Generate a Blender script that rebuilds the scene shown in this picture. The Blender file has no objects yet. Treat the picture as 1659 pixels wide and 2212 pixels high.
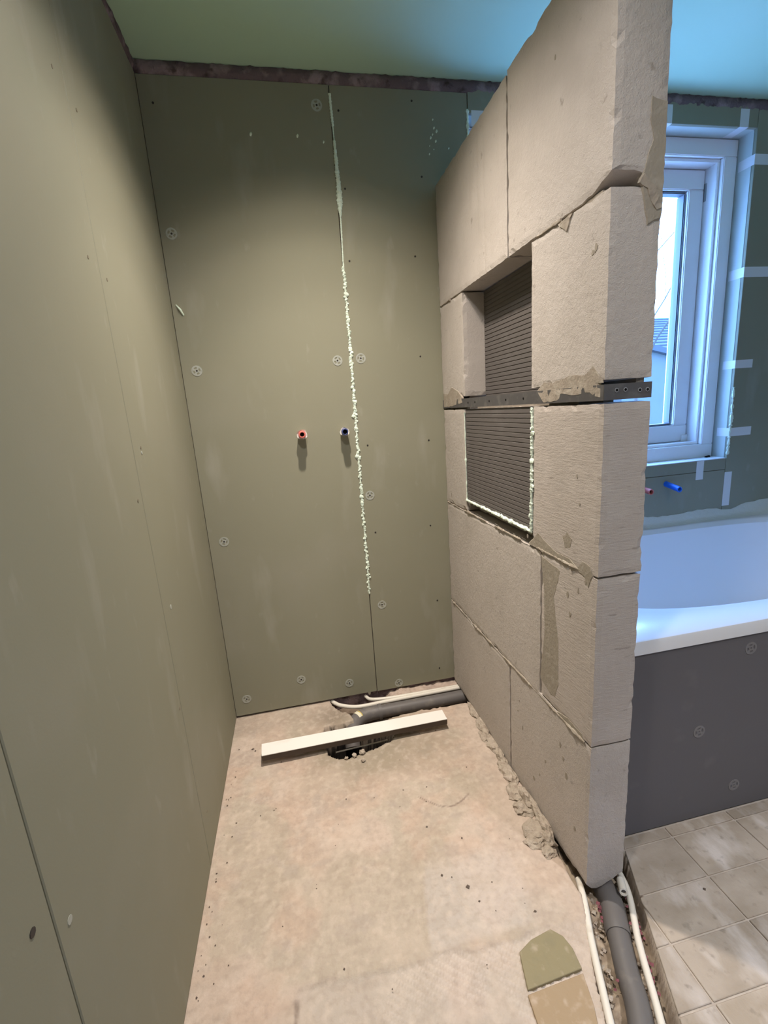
import bpy, bmesh, math, random
import numpy as np
from mathutils import Matrix, Vector

random.seed(7)
rng = np.random.default_rng(11)
SC = bpy.context.scene
COL = SC.collection

# ------------------------------------------------------------------ camera
def make_camera():
    yaw, pit, roll = -0.1863909, -0.21993873, 0.07005005
    Rz = Matrix.Rotation(yaw, 3, 'Z')
    Rx = Matrix.Rotation(pit, 3, 'X')
    Ry = Matrix.Rotation(roll, 3, 'Y')
    R = Rz @ Rx @ Ry
    right, fwd, up = R.col[0], R.col[1], R.col[2]
    M = Matrix.Identity(4)
    for i in range(3):
        M[i][0] = right[i]; M[i][1] = up[i]; M[i][2] = -fwd[i]
    M[2][3] = 1.2
    cd = bpy.data.cameras.new('camera')
    cd.sensor_fit = 'HORIZONTAL'
    cd.sensor_width = 36.0
    cd.lens = 36.0 * 989.5635 / 1659.0
    cd.clip_start = 0.02
    cd.clip_end = 200
    co = bpy.data.objects.new('camera', cd)
    co.matrix_world = M
    COL.objects.link(co)
    SC.camera = co
make_camera()

# ------------------------------------------------------------------ world, lamps, exposure
W = bpy.data.worlds.new('overcast_sky')
SC.world = W
W.use_nodes = True
bgn = W.node_tree.nodes['Background']
bgn.inputs['Color'].default_value = (0.20, 0.42, 1.0, 1)
bgn.inputs['Strength'].default_value = 22.0

SC.view_settings.view_transform = 'Standard'
SC.view_settings.look = 'None'
SC.view_settings.exposure = 0.0
SC.view_settings.gamma = 1.0
SC.view_settings.use_curve_mapping = False

def lamp(name, kind, loc, energy, color, radius, size=130, blend=0.6, beam=None):
    d = bpy.data.lights.new(name, kind)
    d.energy = energy
    d.color = color
    d.shadow_soft_size = radius
    o = bpy.data.objects.new(name, d)
    if kind == 'SPOT':
        d.spot_size = math.radians(size)
        d.spot_blend = blend
    if beam:                         # beam profile of the reflector: strength against cosine of the angle off axis
        d.use_nodes = True
        nt = d.node_tree; em = nt.nodes['Emission']
        tc = nt.nodes.new('ShaderNodeTexCoord'); sx = nt.nodes.new('ShaderNodeSeparateXYZ'); ab = nt.nodes.new('ShaderNodeMath'); ab.operation = 'ABSOLUTE'
        cr = nt.nodes.new('ShaderNodeValToRGB'); el = cr.color_ramp.elements
        while len(el) > 1: el.remove(el[-1])
        el[0].position, el[0].color = beam[0][0], (beam[0][1],)*3+(1,)
        for p, v in beam[1:]:
            e = el.new(p); e.color = (v, v, v, 1)
        nt.links.new(tc.outputs['Normal'], sx.inputs[0]); nt.links.new(sx.outputs['Z'], ab.inputs[0])
        nt.links.new(ab.outputs[0], cr.inputs[0]); nt.links.new(cr.outputs['Color'], em.inputs['Strength'])
    o.location = loc
    COL.objects.link(o)
    return o
WARM = (1.0, 0.89, 0.785)
lamp('shower_downlight', 'SPOT', (0.14, 1.26, 2.25), 205.0, WARM, 0.025, 150, 0.1,
     [(0, 0), (.45, 0), (.53, .01), (.643, .055), (.766, .17), (.848, .33), (.875, .39), (.92, .53), (.956, .75), (.974, .93), (1, 1)])
lamp('unseen_room_lamp', 'SPOT', (-0.02, 0.34, 2.25), 36.0, (1.0, 0.94, 0.94), 0.05, 150, 0.5)
lamp('unseen_room_lamp', 'SPOT', (1.10, -0.18, 2.25), 270.0, (1.0, 0.97, 1.0), 0.04, 150, 0.1,  # fill lamp added to lift the tiles and bath panel; no source seen
     [(0, 0), (.45, 0), (.55, .03), (.643, .07), (.766, .12), (.848, .20), (.92, .50), (.966, .72), (1, 1)])

def portal(loc, rot, w, h):          # guides daylight sampling through a window opening
    d = bpy.data.lights.new('window_portal', 'AREA')
    d.shape = 'RECTANGLE'; d.size = w; d.size_y = h
    d.cycles.is_portal = True
    o = bpy.data.objects.new('window_portal', d)
    o.location = loc; o.rotation_euler = rot
    COL.objects.link(o)
portal((1.34, 2.035, 1.53), (math.radians(-90), 0, 0), 1.2, 1.3)

# ------------------------------------------------------------------ dimensions (metres)
LW, BW = -0.345, 1.760             # left wall face, back wall face
FX, EX, EY = 0.598, 0.703, 0.808   # partition: shower face, far face, near end
CE, BT = 2.288, 2.250              # ceiling, top of the wall boards
XR, YF = 3.0, -2.0                 # right wall, wall behind the camera

# ------------------------------------------------------------------ helpers
def link(name, me, parent=None, mats=()):
    o = bpy.data.objects.new(name, me)
    for m in (mats if isinstance(mats, (list, tuple)) else [mats]):
        me.materials.append(m)
    COL.objects.link(o)
    if parent is not None:
        o.parent = parent
    return o

def pydata(name, verts, faces, mat, parent=None, smooth=False):
    me = bpy.data.meshes.new(name)
    me.from_pydata([tuple(v) for v in verts], [], [tuple(f) for f in faces])
    me.update()
    if smooth:
        me.polygons.foreach_set('use_smooth', [True] * len(me.polygons))
    return link(name, me, parent, mat)

def tag(o, label=None, cat=None, group=None, kind=None):
    if label: o['label'] = label
    if cat: o['category'] = cat
    if group: o['group'] = group
    if kind: o['kind'] = kind
    return o

def empty(name, loc, label=None, cat=None, group=None, kind=None):
    o = bpy.data.objects.new(name, None)
    o.empty_display_size = 0.05
    COL.objects.link(o)
    return tag(o, label, cat, group, kind)

class MB:
    def __init__(s): s.v = []; s.f = []
    def add(s, verts, faces):
        n = len(s.v); s.v += [tuple(map(float, v)) for v in verts]
        s.f += [tuple(i + n for i in f) for f in faces]; return s
    def box(s, x0, x1, y0, y1, z0, z1):
        v = [(x0,y0,z0),(x1,y0,z0),(x1,y1,z0),(x0,y1,z0),(x0,y0,z1),(x1,y0,z1),(x1,y1,z1),(x0,y1,z1)]
        return s.add(v, [(0,3,2,1),(4,5,6,7),(0,1,5,4),(1,2,6,5),(2,3,7,6),(3,0,4,7)])
    def prism(s, pts, d):           # pts: 3D outline, d: extrusion vector
        n = len(pts); a = [Vector(p) for p in pts]; d = Vector(d)
        v = a + [p + d for p in a]
        f = [tuple(range(n))[::-1], tuple(range(n, 2*n))] + [(i, (i+1) % n, n+(i+1) % n, n+i) for i in range(n)]
        return s.add(v, f)
    def tube(s, pts, r, seg=12, caps=True, inner=None):
        P = [Vector(p) for p in pts]; n = len(P)
        rr = r if hasattr(r, '__len__') else [r]*n
        up = None; rings = []
        for i, p in enumerate(P):
            t = (P[min(i+1, n-1)] - P[max(i-1, 0)]).normalized()
            if up is None:
                up = Vector((0, 0, 1)) if abs(t.z) < .9 else Vector((1, 0, 0))
            b = t.cross(up).normalized(); up = b.cross(t).normalized()
            rings.append([p + (b*math.cos(2*math.pi*k/seg) + up*math.sin(2*math.pi*k/seg))*rr[i] for k in range(seg)])
        v = [q for R in rings for q in R]
        f = [(i*seg+k, i*seg+(k+1) % seg, (i+1)*seg+(k+1) % seg, (i+1)*seg+k) for i in range(n-1) for k in range(seg)]
        if caps:
            f += [tuple(range(seg))[::-1], tuple((n-1)*seg+k for k in range(seg))]
        return s.add(v, f)
    def build(s, name, mat, parent=None, smooth=False, bevel=0, seg=2):
        o = pydata(name, s.v, s.f, mat, parent, False)
        me = o.data
        bm = bmesh.new(); bm.from_mesh(me)
        bmesh.ops.recalc_face_normals(bm, faces=bm.faces)
        if bevel:
            bmesh.ops.bevel(bm, geom=[e for e in bm.edges if e.calc_face_angle(0) > 0.5], offset=bevel, segments=seg, affect='EDGES', clamp_overlap=True)
        bm.to_mesh(me); bm.free()
        if smooth:
            me.polygons.foreach_set('use_smooth', [True]*len(me.polygons))
            me.set_sharp_from_angle(angle=math.radians(40))
        return o

def vnoise(x, y, seed, scale):
    g = np.random.default_rng(seed).random((256, 256))
    X, Y = np.asarray(x)*scale + 1000, np.asarray(y)*scale + 1000
    xi, yi = np.floor(X).astype(int), np.floor(Y).astype(int)
    fx, fy = X-xi, Y-yi
    fx = fx*fx*(3-2*fx); fy = fy*fy*(3-2*fy)
    a, b = g[xi % 256, yi % 256], g[(xi+1) % 256, yi % 256]
    c, d = g[xi % 256, (yi+1) % 256], g[(xi+1) % 256, (yi+1) % 256]
    return (a*(1-fx)+b*fx)*(1-fy) + (c*(1-fx)+d*fx)*fy
def fbm(x, y, seed, scale, oct=4):
    s = 0; a = 1; t = 0
    for i in range(oct):
        s = s + a*vnoise(x, y, seed+i, scale*2**i); t += a; a *= .5
    return s/t
def sstep(a, b, x):
    t = np.clip((x-a)/(b-a), 0, 1); return t*t*(3-2*t)

# ------------------------------------------------------------------ materials
def mat(name, base, rough=0.8, spots=(), bump=(), metal=0.0, spec=0.3, attr=None, coat=0.0):
    """spots: (colour, scale, lo, hi, amount, stretch); bump: (scale, strength, distance, stretch)"""
    m = bpy.data.materials.new(name); m.use_nodes = True
    nt = m.node_tree; N = nt.nodes; L = nt.links
    b = N['Principled BSDF']
    b.inputs['Roughness'].default_value = rough
    b.inputs['Metallic'].default_value = metal
    b.inputs['Specular IOR Level'].default_value = spec
    b.inputs['Coat Weight'].default_value = coat
    geo = N.new('ShaderNodeNewGeometry')
    if attr:
        a = N.new('ShaderNodeAttribute'); a.attribute_name = attr; cur = a.outputs['Color']
    else:
        r = N.new('ShaderNodeRGB'); r.outputs[0].default_value = (*base, 1); cur = r.outputs[0]
    def tex(scale, stretch, detail=4, kind='n'):
        mp = N.new('ShaderNodeMapping'); mp.inputs['Scale'].default_value = stretch
        L.new(geo.outputs['Position'], mp.inputs['Vector'])
        t = N.new('ShaderNodeTexNoise' if kind == 'n' else 'ShaderNodeTexVoronoi')
        t.inputs['Scale'].default_value = scale
        if kind == 'n': t.inputs['Detail'].default_value = detail
        L.new(mp.outputs[0], t.inputs['Vector'])
        return t.outputs['Fac'] if kind == 'n' else t.outputs['Distance']
    for c, sc, lo, hi, amt, st in spots:
        t = tex(sc, st)
        mr = N.new('ShaderNodeMapRange'); mr.inputs['From Min'].default_value = lo; mr.inputs['From Max'].default_value = hi
        mr.inputs['To Max'].default_value = amt; L.new(t, mr.inputs['Value'])
        mx = N.new('ShaderNodeMix'); mx.data_type = 'RGBA'
        fac = mr.outputs[0]
        if attr:                     # the attribute's alpha says where the flecks of the screed show
            mm = N.new('ShaderNodeMath'); mm.operation = 'MULTIPLY'; mm.use_clamp = True
            L.new(fac, mm.inputs[0]); L.new(a.outputs['Alpha'], mm.inputs[1]); fac = mm.outputs[0]
        L.new(fac, mx.inputs['Factor']); L.new(cur, mx.inputs['A']); mx.inputs['B'].default_value = (*c, 1)
        cur = mx.outputs['Result']
    L.new(cur, b.inputs['Base Color'])
    prev = None
    for sc, stg, dist, st in bump:
        t = tex(sc, st, 5)
        bp = N.new('ShaderNodeBump'); bp.inputs['Strength'].default_value = stg; bp.inputs['Distance'].default_value = dist
        L.new(t, bp.inputs['Height'])
        if prev: L.new(prev, bp.inputs['Normal'])
        prev = bp.outputs[0]
    if prev: L.new(prev, b.inputs['Normal'])
    return m
I3 = (1, 1, 1)
M = {}
M['board'] = mat('green_plasterboard', (0.268, 0.260, 0.188), 0.75,
    spots=[((0.34,0.32,0.26), 2.2, .52, .75, .35, I3), ((0.40,0.385,0.325), 9, .60, .78, .45, (1,1,.3)), ((0.42,0.40,0.34), 26, .66, .8, .35, (1,1,.4)), ((0.235,0.225,0.160), 1.3, .5, .8, .4, I3)],
    bump=[(260, .06, .002, I3)], spec=.25)
M['white_wall'] = mat('pale_plaster_wall', (0.70, 0.66, 0.58), 0.9)
M['reveal'] = mat('pale_reveal_board', (0.50, 0.54, 0.50), 0.7, spots=[((0.42,0.46,0.42), 9, .5, .75, .5, I3)], spec=.3)  # paler than the wall boards
M['ceiling'] = mat('green_ceiling_board', (0.47, 0.66, 0.48), 0.8, spots=[((0.50,0.68,0.52), 3, .5, .8, .4, I3)], bump=[(200, .05, .002, I3)], spec=.2)
M['plaster'] = mat('old_raw_plaster', (0.17, 0.125, 0.135), 0.95, spots=[((0.34,0.26,0.27), 18, .5, .62, .8, I3), ((0.05,0.035,0.03), 25, .58, .7, .8, (1,1,1))], bump=[(60, .8, .01, I3)])
M['block'] = mat('aerated_concrete', (0.475, 0.43, 0.385), 0.95,
    spots=[((0.40,0.36,0.315), 5, .5, .72, .55, I3), ((0.53,0.485,0.44), 14, .5, .75, .45, I3), ((0.27,0.235,0.20), 38, .68, .75, .6, I3)],
    bump=[(420, .55, .002, I3), (110, .45, .003, I3)], spec=.15)
M['sawn'] = mat('aerated_concrete_rough_cut', (0.46, 0.41, 0.365), 0.95,
    spots=[((0.39,0.35,0.305), 5, .5, .72, .55, I3), ((0.52,0.475,0.43), 14, .5, .75, .45, I3), ((0.27,0.235,0.20), 55, .66, .74, .6, (.4,.4,1.5))],
    bump=[(170, .30, .004, (.3,.3,1.5)), (420, .3, .002, I3)], spec=.15)
M['mortar'] = mat('mortar', (0.33, 0.285, 0.23), 0.95, spots=[((0.46,0.42,0.35), 30, .5, .7, .6, I3)], bump=[(120, .5, .004, I3)], spec=.1)
M['smear'] = mat('mortar_smear', (0.31, 0.275, 0.22), 0.95, spots=[((0.40,0.36,0.30), 40, .52, .7, .6, I3)], bump=[(160, .4, .003, I3)], spec=.1)
M['rubble'] = mat('mortar_rubble', (0.42, 0.36, 0.29), 0.95, spots=[((0.30,0.24,0.19), 60, .5, .66, .7, I3), ((0.55,0.47,0.40), 35, .55, .7, .7, I3)], bump=[(140, .8, .006, I3)], spec=.1)
M['foam'] = mat('expanding_adhesive_foam', (0.74, 0.84, 0.71), 0.6, spots=[((0.55,0.65,0.53), 150, .5, .7, .6, I3)], bump=[(250, .4, .003, I3)])
M['xps'] = mat('grey_tile_backer', (0.125, 0.112, 0.104), 0.85, spots=[((0.18,0.165,0.155), 9, .55, .75, .5, I3)], bump=[(500, .2, .001, I3)], spec=.2)
M['steel'] = mat('dark_galvanised_strap', (0.11, 0.105, 0.105), 0.55, spots=[((0.20,0.19,0.18), 40, .5, .7, .5, I3)], metal=.35, spec=.4)
M['steel_light'] = mat('worn_hole_rim', (0.42, 0.42, 0.42), 0.45, metal=.5)
M['dark'] = mat('dark_hole', (0.012, 0.011, 0.010), 0.9, spec=.05)
M['disc'] = mat('zinc_disc', (0.42, 0.43, 0.38), 0.5, metal=.15, spots=[((0.33,0.34,0.28), 80, .5, .65, .6, I3)])
M['screw'] = mat('dark_screw_hole', (0.035, 0.03, 0.028), 0.5, spec=.3)  # dark disc, coloured for the shaded look of a sunk screw hole
M['screw_pale'] = mat('dusty_screw', (0.20, 0.17, 0.12), 0.6)
M['concrete'] = mat('screed', (0.5,0.45,0.4), 0.92, attr='Col',
    spots=[((0.30,0.235,0.185), 70, .45, .85, .5, I3), ((0.66,0.56,0.47), 42, .48, .85, .55, I3), ((0.30,0.25,0.20), 16, .48, .8, .4, (1,1.3,1)), ((0.60,0.50,0.41), 7, .48, .8, .4, I3)],
    bump=[(55, .35, .006, I3), (240, .3, .003, I3)], spec=.2)
M['plank'] = mat('white_coated_strip', (0.78, 0.75, 0.70), 0.5, spots=[((0.62,0.57,0.5), 22, .6, .72, .35, (.4,1,1))], spec=.35)
M['plank_shade'] = mat('strip_shade_brown', (0.085, 0.062, 0.045), 0.85)  # dark brown paints in the shade under the strip's front
M['grey_pipe'] = mat('grey_drain_plastic', (0.135, 0.125, 0.12), 0.5, spots=[((0.25,0.22,0.19), 25, .55, .72, .5, I3)], spec=.4)
M['white_pipe'] = mat('white_pipe_plastic', (0.72, 0.68, 0.60), 0.42, spots=[((0.55,0.49,0.40), 30, .58, .7, .5, I3)], spec=.45)
M['sticker'] = mat('sticker_white', (0.72,0.68,0.52), .5)
M['sticker_y'] = mat('sticker_yellow', (0.68,0.52,0.10), .5)
M['red'] = mat('red_pipe_collar', (0.62, 0.16, 0.13), .45, spec=.4)
M['blue_dark'] = mat('dark_blue_pipe_collar', (0.05, 0.07, 0.20), .45, spec=.4)
M['blue'] = mat('blue_pipe', (0.02, 0.16, 0.75), .4, spec=.4)
M['foil'] = mat('pale_foil', (0.66, 0.62, 0.58), .5)
M['enamel'] = mat('white_bath_acrylic', (0.77, 0.77, 0.77), 0.25, spec=.5, coat=.1)
M['panel'] = mat('grey_construction_board', (0.135, 0.128, 0.132), 0.8, spots=[((0.19,0.18,0.185), 10, .62, .78, .5, I3)], bump=[(300, .15, .001, I3)], spec=.25)
M['seal'] = mat('cream_sealing_tape', (0.66, 0.66, 0.60), .7, bump=[(40, .5, .01, I3)])
M['pvc'] = mat('white_window_plastic', (0.86, 0.86, 0.86), .35, spec=.45)
M['bead_shade'] = mat('shaded_glazing_bead', (0.16, 0.17, 0.19), .5, spec=.4)  # grey stands in for the shade on the bead
M['hinge'] = mat('grey_hinge', (0.35,0.35,0.36), .4, metal=.6)
M['tape'] = mat('white_paper_tape', (0.70, 0.70, 0.70), .7, spec=.2)
M['bed'] = mat('grout', (0.46, 0.40, 0.34), .95, bump=[(90, .5, .004, I3)])
M['crumb'] = mat('dark_crumb', (0.13, 0.10, 0.08), .9)
M['pink'] = mat('pink_fibre', (0.24, 0.085, 0.10), .95, spots=[((0.13,0.045,0.05), 60, .5, .7, .8, I3)])
M['roof'] = mat('slate_roof', (0.042, 0.046, 0.05), .8, spots=[((0.055,0.06,0.065), 4, .5, .7, .6, I3)])
M['render'] = mat('house_render', (0.085, 0.09, 0.08), .9, spots=[((0.075,0.08,0.07), 2, .5, .7, .6, I3)])
M['bark'] = mat('bare_bark', (0.07, 0.06, 0.05), .9)
M['ground'] = mat('pale_paving', (0.50, 0.50, 0.49), .9)

def tile_mat():
    m = mat('slate_look_tile', (0.42, 0.355, 0.29), .6,
        spots=[((0.31,0.255,0.195), 9, .42, .62, .8, (.7,1.2,1)), ((0.62,0.56,0.52), 13, .50, .72, .75, (1.3,.6,1)), ((0.15,0.13,0.10), 45, .6, .72, .4, (1,1,1))],
        bump=[(50, .5, .005, (1,.7,1)), (300, .2, .002, I3)], spec=.3)
    nt = m.node_tree; b = nt.nodes['Principled BSDF']; src = b.inputs['Base Color'].links[0].from_socket
    oi = nt.nodes.new('ShaderNodeObjectInfo'); hs = nt.nodes.new('ShaderNodeHueSaturation'); mr = nt.nodes.new('ShaderNodeMapRange')
    mr.inputs['To Min'].default_value = .85; mr.inputs['To Max'].default_value = 1.15
    nt.links.new(oi.outputs['Random'], mr.inputs['Value']); nt.links.new(mr.outputs[0], hs.inputs['Value'])
    nt.links.new(src, hs.inputs['Color']); nt.links.new(hs.outputs[0], b.inputs['Base Color'])
    return m
M['tile'] = tile_mat()
M['tile_olive'] = mat('olive_tile', (0.25, 0.215, 0.125), .6, spots=[((0.42,0.35,0.26), 30, .56, .7, .7, I3), ((0.19,0.17,0.11), 12, .5, .7, .6, I3)], bump=[(60, .4, .004, I3)])
M['tile_tan'] = mat('tan_tile', (0.34, 0.25, 0.155), .6, spots=[((0.48,0.38,0.29), 34, .54, .7, .8, I3)], bump=[(60, .4, .004, I3)])

def glass_mat():
    m = bpy.data.materials.new('window_glass'); m.use_nodes = True
    nt = m.node_tree; N = nt.nodes; N.clear()
    out = N.new('ShaderNodeOutputMaterial'); mx = N.new('ShaderNodeMixShader'); fr = N.new('ShaderNodeFresnel')
    t = N.new('ShaderNodeBsdfTransparent'); g = N.new('ShaderNodeBsdfGlossy')
    t.inputs['Color'].default_value = (.95,.97,.97,1); g.inputs['Roughness'].default_value = 0.02; fr.inputs['IOR'].default_value = 1.45
    ge = N.new('ShaderNodeNewGeometry'); mu = N.new('ShaderNodeMath'); mu.operation = 'SUBTRACT'; mu.use_clamp = True   # outer face only: no total reflection inside the thin pane
    nt.links.new(fr.outputs[0], mu.inputs[0]); nt.links.new(ge.outputs['Backfacing'], mu.inputs[1]); nt.links.new(mu.outputs[0], mx.inputs[0]); nt.links.new(t.outputs[0], mx.inputs[1]); nt.links.new(g.outputs[0], mx.inputs[2]); nt.links.new(mx.outputs[0], out.inputs[0])
    return m
M['glass'] = glass_mat()

# ------------------------------------------------------------------ floor: screed height field with trenches and drain pit
def trench_l(y):
    return np.interp(y, [.2,.571,.612,.681,.77,.80,.867,.955,1.0], [.30,.478,.498,.526,.567,.579,.583,.588,.60])
def trench_r(y):
    return np.interp(y, [.2,.538,.601,.68,.759,.819,.861,1.0], [.47,.615,.641,.677,.714,.737,.75,.75])
def poly_sd(px, py, poly):           # signed distance, negative inside
    d = np.full(px.shape, 1e9); ins = np.zeros(px.shape, bool); n = len(poly)
    for i in range(n):
        ax, ay = poly[i]; bx, by = poly[(i+1) % n]
        ex, ey = bx-ax, by-ay
        t = np.clip(((px-ax)*ex+(py-ay)*ey)/(ex*ex+ey*ey), 0, 1)
        d = np.minimum(d, np.hypot(px-ax-t*ex, py-ay-t*ey))
        c = ((ay > py) != (by > py)) & (px < (bx-ax)*(py-ay)/((by-ay) if by != ay else 1e-9)+ax)
        ins ^= c
    return np.where(ins, -d, d)

def build_floor():
    x0, x1, y0, y1, st = -0.40, 1.40, 0.20, 1.80, 0.005
    nx, ny = int(round((x1-x0)/st))+1, int(round((y1-y0)/st))+1
    X, Y = np.meshgrid(np.linspace(x0, x1, nx), np.linspace(y0, y1, ny))
    n1 = fbm(X, Y, 1, 6) - .5; n2 = fbm(X, Y, 20, 40, 3) - .5; n3 = fbm(X, Y, 40, 14) - .5
    Z = n1*.006 + n2*.0025
    C = np.zeros(X.shape+(3,))
    base = np.array([.47,.37,.295]); pale = np.array([.54,.45,.38]); grn = np.array([.39,.35,.275]); pink = np.array([.49,.365,.285]); damp = np.array([.20,.165,.125])
    def mix(c, m): 
        nonlocal C
        C = C*(1-m[..., None]) + np.asarray(c)*m[..., None]
    mix(base, np.ones(X.shape))
    mix(pale, sstep(.48, .66, fbm(X, Y, 60, 5))*.6)
    mix(grn, sstep(.50, .64, fbm(X, Y, 70, 4.2))*.55)
    mix(pink, sstep(.52, .7, fbm(X, Y, 80, 9))*.6)
    mix(np.array([.40,.34,.29]), sstep(.60, .74, fbm(X, Y, 90, 22))*.5)
    # greyer strip of newer screed towards the camera, right of a thin ridge
    rid = X - (.20 + .25*(Y-.87)) + n3*.02
    grey = sstep(-.004, .012, rid)*sstep(.52, .44, X+n3*.1)*sstep(.76,.78,Y)*sstep(1.0,.93,Y)
    mix(np.array([.50,.45,.41]), grey*.55)
    Z += sstep(.012, 0, np.abs(rid))*sstep(.77,.80,Y)*sstep(1.0,.9,Y)*.0035
    # broken edge where the old tiles were lifted: lower bed with comb marks
    edge = np.interp(X, [-.4,-.13,-.119,-.02,.09,.21,.39,.47,.55], [.74,.765,.766,.770,.760,.764,.744,.750,.74]) + n3*.03
    low = sstep(.006, -.004, Y-edge)*sstep(-.125,-.112,X+n3*.012)
    u = (X*.62 + Y*.78)
    comb = np.sin(u*2*math.pi/.0135 + n1*9)*sstep(.60,.72,fbm(X,Y,130,5)+.2)
    Z -= low*(.0045) ; Z += low*comb*.0030
    mix(np.array([.50,.44,.39]), low*.5); mix(np.array([.62,.55,.49]), low*np.clip(comb,0,1)*.5)
    mix(np.array([.33,.265,.215]), sstep(.009, 0, np.abs(Y-edge-.003))*sstep(-.13,-.11,X)*sstep(.36,.30,X)*.5*sstep(.38,.56,fbm(X,Y,170,18,3)))
    mix(np.array([.15,.11,.09]), sstep(.007,.001,np.abs(X+.119+n3*.03))*sstep(.765,.745,Y)*.8)
    # hair crack arc
    arc = Y - (1.127 + 12*(X-.36)**2*.6) + n3*.01
    m = sstep(.004, .001, np.abs(arc))*sstep(.265,.275,X)*sstep(.43,.42,X); mix((.14,.10,.08), m*.8)
    # pale strip of smoother screed along the partition
    mix(np.array([.47,.385,.315]), sstep(-.035,.0,X-np.interp(Y,[.75,.95,1.6],[.47,.47,.55])+n3*.05)*sstep(.62,.6,X)*.6)
    # damp stain around the pit and by the back wall
    sd = np.hypot((X-.16)/1.3, (Y-1.47))
    mix(np.array([.27,.235,.17]), sstep(.30, .05, sd + n3*.16)*.8)
    mix(damp, sstep(.10,.0,np.hypot((X-.03)/1.2,(Y-1.66))+n3*.07)*.75)
    mix(np.array([.34,.28,.22]), sstep(1.60,1.70,Y+n3*.08)*sstep(.15,-.02,X)*.5)
    # trench beside and below the partition's near end
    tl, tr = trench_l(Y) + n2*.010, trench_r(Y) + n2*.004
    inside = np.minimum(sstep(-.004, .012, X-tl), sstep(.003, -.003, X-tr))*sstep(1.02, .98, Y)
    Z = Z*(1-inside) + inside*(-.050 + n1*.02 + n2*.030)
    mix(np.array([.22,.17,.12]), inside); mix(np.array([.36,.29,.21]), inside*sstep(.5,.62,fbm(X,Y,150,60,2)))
    # tile bed right of the trench
    bed = sstep(-.002, .004, X-tr)*sstep(.99,.97,Y) + sstep(.985,1.0,Y)*sstep(.70,.71,X)
    bed = np.clip(bed, 0, 1)
    Z = Z*(1-bed) + bed*(-.0035 + n2*.001)
    mix(np.array([.44,.385,.33]), bed)
    # trench along the back wall
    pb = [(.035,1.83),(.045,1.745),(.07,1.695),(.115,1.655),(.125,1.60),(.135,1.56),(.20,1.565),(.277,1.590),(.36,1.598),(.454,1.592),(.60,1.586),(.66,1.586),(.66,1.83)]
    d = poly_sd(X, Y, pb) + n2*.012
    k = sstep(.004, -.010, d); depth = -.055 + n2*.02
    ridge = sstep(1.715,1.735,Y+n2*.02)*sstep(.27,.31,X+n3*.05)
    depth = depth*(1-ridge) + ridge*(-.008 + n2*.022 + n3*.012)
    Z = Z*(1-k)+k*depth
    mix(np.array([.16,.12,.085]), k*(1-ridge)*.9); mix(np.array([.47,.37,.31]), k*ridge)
    # drain pit, its walls coloured near-black to paint in the darkness
    pp = [(.005,1.60),(-.005,1.50),(.010,1.447),(.03,1.424),(.05,1.416),(.095,1.420),(.14,1.430),(.19,1.442),(.236,1.454),(.262,1.49),(.275,1.54),(.22,1.60)]
    d = poly_sd(X, Y, pp) + n2*.014
    k = sstep(.002, -.007, d); Z = Z*(1-k) + k*(-.20+n2*.02)
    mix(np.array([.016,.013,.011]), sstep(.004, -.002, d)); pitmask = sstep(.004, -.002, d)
    # two humps that carry the strip laid across the pit
    for hx in (-.10, .33):
        gg = np.exp(-(((X-hx)/.022)**2+((Y-1.492)/.012)**2)**2); Z = np.where(gg > .02, np.maximum(Z, .0426*gg), Z)
    v = np.stack([X, Y, Z], -1).reshape(-1, 3)
    i = np.arange(nx*ny).reshape(ny, nx)
    q = np.stack([i[:-1,:-1], i[:-1,1:], i[1:,1:], i[1:,:-1]], -1).reshape(-1, 4)
    # rest of the floor
    ext = []
    zz = -.0035
    def quad(a,b,c,e,z): ext.append([(a,c,z),(b,c,z),(b,e,z),(a,e,z)])
    quad(-.40, .34, YF-.1, .2, 0); quad(.34, XR+.1, YF-.1, .2, zz); quad(1.40, XR+.1, .2, 1.9, zz)
    ev = np.array([p for Q in ext for p in Q]); n0 = len(v)
    v = np.vstack([v, ev]); q = np.vstack([q, np.arange(len(ev)).reshape(-1,4)+n0])
    me = bpy.data.meshes.new('floor')
    me.vertices.add(len(v)); me.vertices.foreach_set('co', v.astype(np.float32).ravel())
    me.loops.add(q.size); me.loops.foreach_set('vertex_index', q.astype(np.int32).ravel())
    me.polygons.add(len(q)); me.polygons.foreach_set('loop_start', (np.arange(len(q))*4).astype(np.int32))
    me.update(calc_edges=True); me.validate()
    me.polygons.foreach_set('use_smooth', [True]*len(q))
    ca = me.color_attributes.new('Col', 'FLOAT_COLOR', 'POINT')
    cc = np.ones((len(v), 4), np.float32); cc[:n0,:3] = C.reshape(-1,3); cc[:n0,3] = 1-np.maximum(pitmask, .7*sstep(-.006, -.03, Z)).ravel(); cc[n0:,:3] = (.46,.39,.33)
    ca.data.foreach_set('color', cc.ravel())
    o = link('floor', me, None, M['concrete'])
    return tag(o, kind='structure')
FLOOR = build_floor()

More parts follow.
